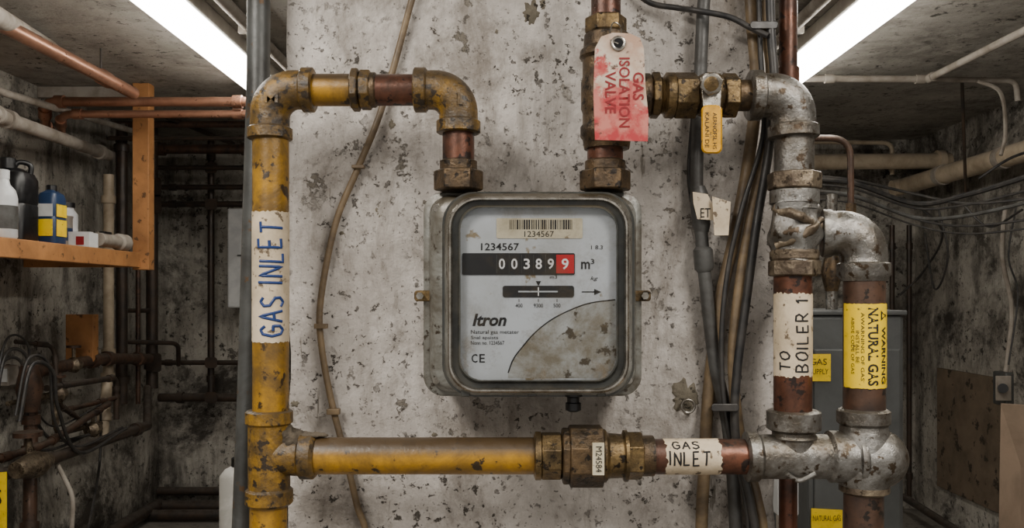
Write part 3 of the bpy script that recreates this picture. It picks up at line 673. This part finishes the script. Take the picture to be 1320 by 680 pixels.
sweep('handle',cr([Vector((jx+.04,jy+.02,ztop+.21)),Vector((jx+.045,jy+.02,ztop+.265)),Vector((jx+.015,jy+.0,ztop+.275)),Vector((jx,jy-.01,ztop+.245))]),.009,M['black'],g,12)
g=grp('oil_can')
ox,oy=-1.672,2.0
jerry('body',ox,oy,.07,.09,.215,M['bblue'],g)
box('label_low',(ox-.028,oy-.048,ztop+.03),(ox+.028,oy-.046,ztop+.09),M['warn'],g)
box('label_top',(ox-.028,oy-.048,ztop+.10),(ox+.028,oy-.046,ztop+.145),M['bwhite'],g)
box('label_side',(ox+.0355,oy-.034,ztop+.03),(ox+.037,oy+.034,ztop+.09),M['warn'],g)
box('label_side_top',(ox+.0355,oy-.034,ztop+.10),(ox+.037,oy+.034,ztop+.145),M['warn'],g)
lathe('cap',ox,oy,ztop+.19,[(0,.018),(.025,.018),(.027,.015)],M['black'],g)
g=grp('small_carton')
box('box',(-1.68,2.13,ztop),(-1.60,2.20,ztop+.055),M['bwhite'],g,.001)
box('print_band',(-1.65,2.128,ztop+.008),(-1.62,2.129,ztop+.04),M['redink'],g)
box('flap',(-1.68,2.13,ztop+.055),(-1.60,2.16,ztop+.058),M['bwhite'],g)
g=grp('hand_torch')
sweep('torch_body',[Vector((-1.62,2.24,ztop+.036)),Vector((-1.62,2.40,ztop+.036)),Vector((-1.62,2.41,ztop+.036)),Vector((-1.62,2.47,ztop+.036))],[.027,.027,.035,.035],M['lag'],g,20)
box('switch',(-1.632,2.27,ztop+.058),(-1.608,2.33,ztop+.07),M['black'],g,.002)
g=grp('storage_tin'); lathe('tin',-1.78,2.25,ztop,[(0,.05),(.12,.05),(.122,.052),(.128,.052)],M['lag'],g)
lathe('tin_band',-1.78,2.25,ztop+.03,[(0,.0505),(.05,.0505)],M['bblue'],g)
g=grp('storage_jar'); lathe('jar',-1.84,2.42,ztop,[(0,.045),(.15,.045),(.17,.03),(.18,.03)],M['bwhite'],g); lathe('lid',-1.84,2.42,ztop+.178,[(0,.035),(.02,.035)],M['black'],g)
# overhead copper
g=grp('overhead_copper_pipe')
pipe('main',[(-60,-2,2.51-.37),(0,30,2.51),(172,120,3.36)],24,M['cupipe'],g)
sweep('coupling',[W(130,98,3.12),W(140,104,3.19)],.029,M['cupipe'],g,18)
sweep('hanger',[W(130,98,3.15),W(130,60,3.15)+Vector((0,0,.04))],.004,M['dpipe'],g,8)
g=grp('copper_heating_pipe')
pipe('upper',[(66,172,3.75),(58,160,3.5),(58,131,3.42),(345,131,3.42)],19,M['cupipe'],g,bend=50,fit=1)
pipe('lower',[(80,176,3.6),(78,147,3.45),(345,147,3.45)],16,M['cupipe'],g,bend=60,fit=1)
g=grp('insulated_pipe')
pipe('a',[(-60,120,2.5),(0,150,3.0),(140,200,4.1)],26,M['lag'],g,fit=1)
pipe('b',[(-60,82,2.6),(0,118,3.0),(175,170,4.3)],14,M['lag'],g)
g=grp('ceiling_duct_pipe')
pipe('beam',[(-40,0,2.2),(100,84,3.6)],30,M['lag'],g)
pipe('beam_b',[(40,160,4.4),(340,160,4.4)],18,M['rustpipe'],g)
g=grp('black_service_pipes')
for y,d,r,x0,x1 in ((192,4.6,26,180,345),(216,4.7,13,195,345),(241,4.75,15,195,345),(263,4.8,17,195,345),(467,4.8,14,190,345),(512,4.8,24,205,345),(178,4.2,11,140,345)):
    pipe('run',[(x0,y,d),(x1,y,d)],r,M['dpipe'] if y!=192 else M['rustpipe'],g,fit=1)
pipe('rise_a',[(272,175,4.85),(272,515,4.85)],19,M['dpipe'],g,fit=1)
pipe('rise_b',[(196,150,4.55),(196,500,4.55)],30,M['dpipe'],g,fit=1)
pipe('rise_c',[(157,160,4.3),(157,520,4.3)],28,M['dpipe'],g,fit=1)
pipe('rise_d',[(140,225,4.1),(140,470,4.1),(132,570,4.0)],24,M['cream'],g,fit=1)
pipe('rise_e',[(178,330,4.4),(178,520,4.4)],12,M['rustpipe'],g)
pipe('diag',[(215,150,4.3),(300,185,4.85)],14,M['dpipe'],g)
pipe('branch_a',[(157,400,4.3),(196,400,4.55),(196,330,4.55)],12,M['dpipe'],g)
pipe('branch_b',[(157,440,4.3),(230,442,4.6),(230,470,4.7)],12,M['dpipe'],g)
for y in (241,263,467):
    loft('valve_block',[(188,y-12,208,y+12,4,4.6),(188,y-12,208,y+12,4,4.5)],M['dpipe'],g)
for y in (216,263,467,512): loft('tee_block',[(264,y-7,280,y+7,4,4.85),(264,y-7,280,y+7,4,4.72)],M['dpipe'],g)
g=grp('rusty_manifold_pipes')
pipe('a',[(2,480,3.3),(30,482,3.4),(130,462,3.9),(192,462,4.4)],26,M['rustpipe'],g,fit=1)
pipe('b',[(40,482,3.3),(40,560,3.3),(38,700,3.2),(38,809,3.2)],25,M['rustpipe'],g,fit=1)
pipe('c',[(-40,625,2.9),(40,600,3.2),(190,548,4.2)],24,M['dpipe'],g,fit=1)
pipe('d',[(-30,600,3.0),(60,572,3.3),(140,520,3.9)],14,M['rustpipe'],g,fit=1)
pipe('e',[(20,440,3.3),(70,445,3.5),(75,520,3.5),(110,545,3.7)],9,M['dpipe'],g,fit=1)
pipe('f',[(190,548,4.2),(190,500,4.5)],20,M['dpipe'],g)
pipe('g',[(70,590,3.4),(95,640,3.3),(90,720,3.3)],9,M['lag'],g)
pipe('h',[(60,500,3.4),(150,486,4.0),(150,540,4.0)],13,M['dpipe'],g,fit=1)
pipe('i',[(75,470,3.6),(78,530,3.6),(150,512,4.0)],11,M['rustpipe'],g,fit=1)
pipe('j',[(10,520,3.2),(70,508,3.5),(72,560,3.5),(130,545,3.85)],10,M['galvold'],g,fit=1)
for x,y,d in ((95,470,3.7),(120,553,3.75),(75,508,3.5)):
    sweep('stop_valve',[W(x-8,y+2,d-.03),W(x,y,d),W(x+8,y-2,d+.03)],[.022,.036,.022],M['galvold'],g,14)
    sweep('stop_valve_stem',[W(x,y,d),W(x,y-22,d)],.008,M['galvold'],g,8)
    sweep('stop_valve_wheel',[W(x,y-22,d),W(x,y-25,d)],.03,M['rustpipe'],g,14)
sweep('valve_body',[W(38,470,3.25),W(38,500,3.25),W(38,530,3.25)],[.03,.05,.03],M['rustpipe'],g,16)
sweep('valve_body_b',[W(20,606,3.0),W(45,598,3.1),W(60,593,3.2)],[.03,.05,.03],M['galvold'],g,16)
sweep('valve_spindle',[W(40,598,3.1),W(36,560,3.1)],.012,M['galvold'],g,12)
sweep('hand_wheel',[W(36,562,3.1),W(36,556,3.1)],.05,M['rustpipe'],g,20)
box('bracket_board',W(92,465,3.85),W(120,405,3.80),M['wood'],g,.002)
for i in range(5):
    rnd=random.Random(i); x=rnd.uniform(10,55); y=rnd.uniform(435,475)
    cable('flex_lead',[(x-28,y+70,3.1),(x-12,y-2,3.15),(x+15,y+5,3.25),(x+22,y+50+rnd.uniform(0,60),3.3),(x+50,y+110,3.5),(x+110,y+95+rnd.uniform(-20,20),3.8)],rnd.uniform(4,8),M['cblack'],g,8)
cable('drop_lead',[(130,520,3.9),(128,600,3.9),(110,700,3.6)],6,M['cblack'],g,8)
g=grp('floor_pipes')
for z,y,r in ((.05,3.75,.035),(.12,3.82,.025),(.04,3.6,.03)):
    sweep('run',[(XL+.03,y,z),(-.2,y,z)],r,M['dpipe'],g,16)
sweep('side_run',[(XL+.06,1,.06),(XL+.06,3.75,.06)],.035,M['dpipe'],g,16)
g=grp('white_fuse_box'); box('case',W(304,396,4.9),W(335,268,4.75),M['bwhite'],g,.01)
box('door_line',W(306,330,4.745),W(335,328,4.74),M['cgrey'],g)
g=grp('white_storage_drum')
c=W(303,600,2.6)
lathe('drum',c.x+.02,c.y,0.0,[(0,.06),(.01,.065),(c.z-.03,.065),(c.z-.01,.05),(c.z,.03)],M['tank'],g)
lathe('drum_cap',c.x+.02,c.y,c.z-.005,[(0,.03),(.03,.03),(.032,.025)],M['black'],g)
lathe('drum_band',c.x+.02,c.y,c.z*.7,[(0,.0665),(.03,.0665)],M['black'],g)
g=grp('yellow_warning_sign')
plate('panel',[(-60,612),(8,608),(8,700),(-60,705)],2.7,.004,M['warn'],g)
text('GAS',(-40,630,2,650),flat(2.699),M['ink'],g)
c=W(-20,700,2.7); box('post',(c.x-.02,c.y+.005,0),(c.x+.02,c.y+.03,c.z+.1),M['lag'],g)
g=grp('wall_junction_box'); box('case',W(0,495,3.32),W(11,472,3.25),M['lag'],g,.004); box('cover',W(2,492,3.249),W(9,475,3.245),M['bwhite'],g,.001)
# ================================================================ RIGHT BACKGROUND
g=grp('cream_overhead_pipe')
pipe('a',[W(1150,243,4.75),W(1165,240,4.75),W(1365,182,3.4)],46,M['cream'],g,world=True)
for t in (.3,.7):
    p=W(1165,240,4.75).lerp(W(1365,182,3.4),t); q=W(1165,240,4.75).lerp(W(1365,182,3.4),t+.03); sweep('strap',[p,q],.052,M['lag'],g,20)
g=grp('tan_heating_pipe')
pipe('a',[(1000,209,4.6),(1240,207,4.6)],42,M['cream'],g,fit=1)
pipe('b',[(1000,182,4.7),(1150,184,4.7),(1150,225,4.7)],12,M['cream'],g)
g=grp('ceiling_conduit')
pipe('a',[(1030,101,3.45),(1196,102,3.42),(1380,10,2.55)],14,M['lag'],g,bend=20,fit=1)
pipe('b',[(1196,102,3.42),(1310,104,3.42),(1312,130,3.42)],11,M['lag'],g)
pipe('c',[(1000,120,4.0),(1300,122,4.0)],9,M['lag'],g)
pipe('d',[(1240,100,3.6),(1245,250,3.9)],7,M['dpipe'],g)
cable('sag',[(1260,104,3.4),(1290,120,3.4),(1296,170,3.5),(1290,200,3.5)],8,M['lag'],g,8)
g=grp('black_cable_run')
for i,(a,b,c_) in enumerate(((236,262,226),(243,268,246),(252,280,262),(232,250,262),(254,282,288),(262,290,300))):
    cable('cable',[(1040,a-6,3.6),(1100,a,3.6),(1180,b,3.6),(1250,(b+c_)/2+6,3.4),(1360,c_-10,3.1)],(11,5,8,6,5,4)[i],M['cblack'] if i!=2 else M['cgrey'],g,8)
cable('hang_a',[(1262,230,3.6),(1300,205,3.5),(1340,190,3.3)],6,M['cblack'],g,8)
cable('hang_b',[(1180,262,4.2),(1215,300,4.2),(1190,350,4.4),(1160,380,4.5)],6,M['cblack'],g,8)
cable('hang_c',[(1296,265,3.7),(1292,330,3.7),(1304,400,3.7),(1296,485,3.68)],10,M['lag'],g,10)
cable('hang_d',[(1310,265,3.6),(1300,330,3.6),(1312,380,3.6),(1300,470,3.6)],4,M['cblack'],g,8)
cable('hang_e',[(1210,270,4.0),(1222,330,4.0),(1205,372,4.1),(1192,300,4.2)],5,M['cblack'],g,8)
cable('hang_f',[(1240,262,3.8),(1275,292,3.7),(1318,270,3.5)],5,M['cblack'],g,8)
g=grp('small_steel_pipe')
pipe('a',[(1030,178,2.6),(1096,178,2.6),(1097,285,2.6)],10,M['rustpipe'],g,bend=60)
sweep('nut',[W(1097,262,2.6),W(1097,277,2.6)],.016,M['brassdk'],g,8)
g=grp('grey_boiler')
B0=W(1042,406,2.55); B1=W(1166,406,2.55)
box('casing',(B0.x,B0.y,.08),(B1.x,B0.y+.38,B0.z),M['boiler'],g,.012)
box('plinth',(B0.x+.02,B0.y+.02,0),(B1.x-.02,B0.y+.36,.08),M['black'],g)
box('door_panel',(B0.x+.015,B0.y-.01,.14),(B1.x-.015,B0.y,B0.z-.10),M['boiler'],g,.005)
box('top_lid',(B0.x-.006,B0.y-.008,B0.z),(B1.x+.006,B0.y+.385,B0.z+.015),M['boiler'],g,.004)
fb=flat(2.53)
plate('warning_sticker',[(1040,456),(1071,456),(1071,491),(1040,491)],2.535,.003,M['warn'],g)
text('GAS',(1044,462,1066,470),fb,M['ink'],g,off=3); text('SUPPLY',(1044,475,1068,482),fb,M['ink'],g,off=3)
plate('warning_sticker_low',[(1046,655),(1086,657),(1086,700),(1046,700)],2.535,.003,M['warn'],g)
text('NATURAL GAS',(1048,664,1084,671),fb,M['ink'],g,off=3)
pipe('flue',[(1072,402,2.7),(1072,250,2.7)],18,M['galv'],g)
sweep('flue_valve',[W(1072,330,2.7),W(1072,350,2.7),W(1072,375,2.7)],[.02,.034,.02],M['brassdk'],g,16)
g=grp('white_control_box')
p0=W(985,650,1.9); p1=W(1030,600,1.8)
box('box',(p0.x,p1.y,p0.z),(p1.x,p0.y,p1.z),M['bwhite'],g,.004); box('stand',(p0.x+.02,p1.y+.03,0),(p1.x-.02,p0.y-.02,p0.z),M['lag'],g,.003)
g=grp('wall_socket_box')
box('case',W(1279,520,3.72),W(1308,480,3.62),M['greypipe'],g,.008); box('cover',W(1283,516,3.615),W(1304,484,3.61),M['lag'],g,.003)
sweep('knob',[W(1293,500,3.61),W(1293,500,3.58)],.02,M['black'],g,16)
g=grp('leaning_fibreboard')
bm=bmesh.new()
a0=W(1290,520,2.9); a1=W(1420,528,2.5)
P=[a0,a1,Vector((a1.x-.05,a1.y-.1,0.0)),Vector((a0.x-.10,a0.y-.15,0.0))]
a=[bm.verts.new(p) for p in P]; b=[bm.verts.new(p+Vector((.012,.012,0))) for p in P]
bm.faces.new(a); bm.faces.new(b[::-1])
for k in range(4): bm.faces.new((a[k],a[(k+1)%4],b[(k+1)%4],b[k]))
finish(bm,'sheet',M['board'],g,False)
g=grp('wall_panel_board')
box('sheet',(XR-.02,2.95,.2),(XR-.001,3.6,.85),M['boarddk'],g,.002)
g=grp('wall_service_pipes')
for x,d in ((1150,4.8),(1172,4.85)): pipe('rise',[(x,290,d),(x,640,d)],14,M['dpipe'],g,fit=1)
pipe('low',[(1165,640,4.8),(1260,700,4.0)],20,M['dpipe'],g)
# ================================================================ centre each empty on its parts
bpy.context.view_layer.update()
for e in GR.values():
    mn=Vector((1e9,)*3); mx=-mn; ch=[c for c in bpy.data.objects if c.parent==e]
    for c in ch:
        if c.type!='MESH': continue
        for v in c.bound_box:
            for k in range(3): mn[k]=min(mn[k],v[k]); mx[k]=max(mx[k],v[k])
    if mn.x<1e8:
        e.location=(mn+mx)/2
        for c in ch: c.matrix_parent_inverse=Matrix.Translation(-e.location)
# ================================================================ camera
cam=bpy.data.cameras.new('Camera'); cam.lens=30; cam.sensor_width=36; cam.sensor_fit='HORIZONTAL'; cam.shift_y=40/1320
cam.clip_start=.02
co=bpy.data.objects.new('Camera',cam); co.location=(0,-1.1,ZC); co.rotation_euler=(math.pi/2,0,0); col.objects.link(co); scene.camera=co
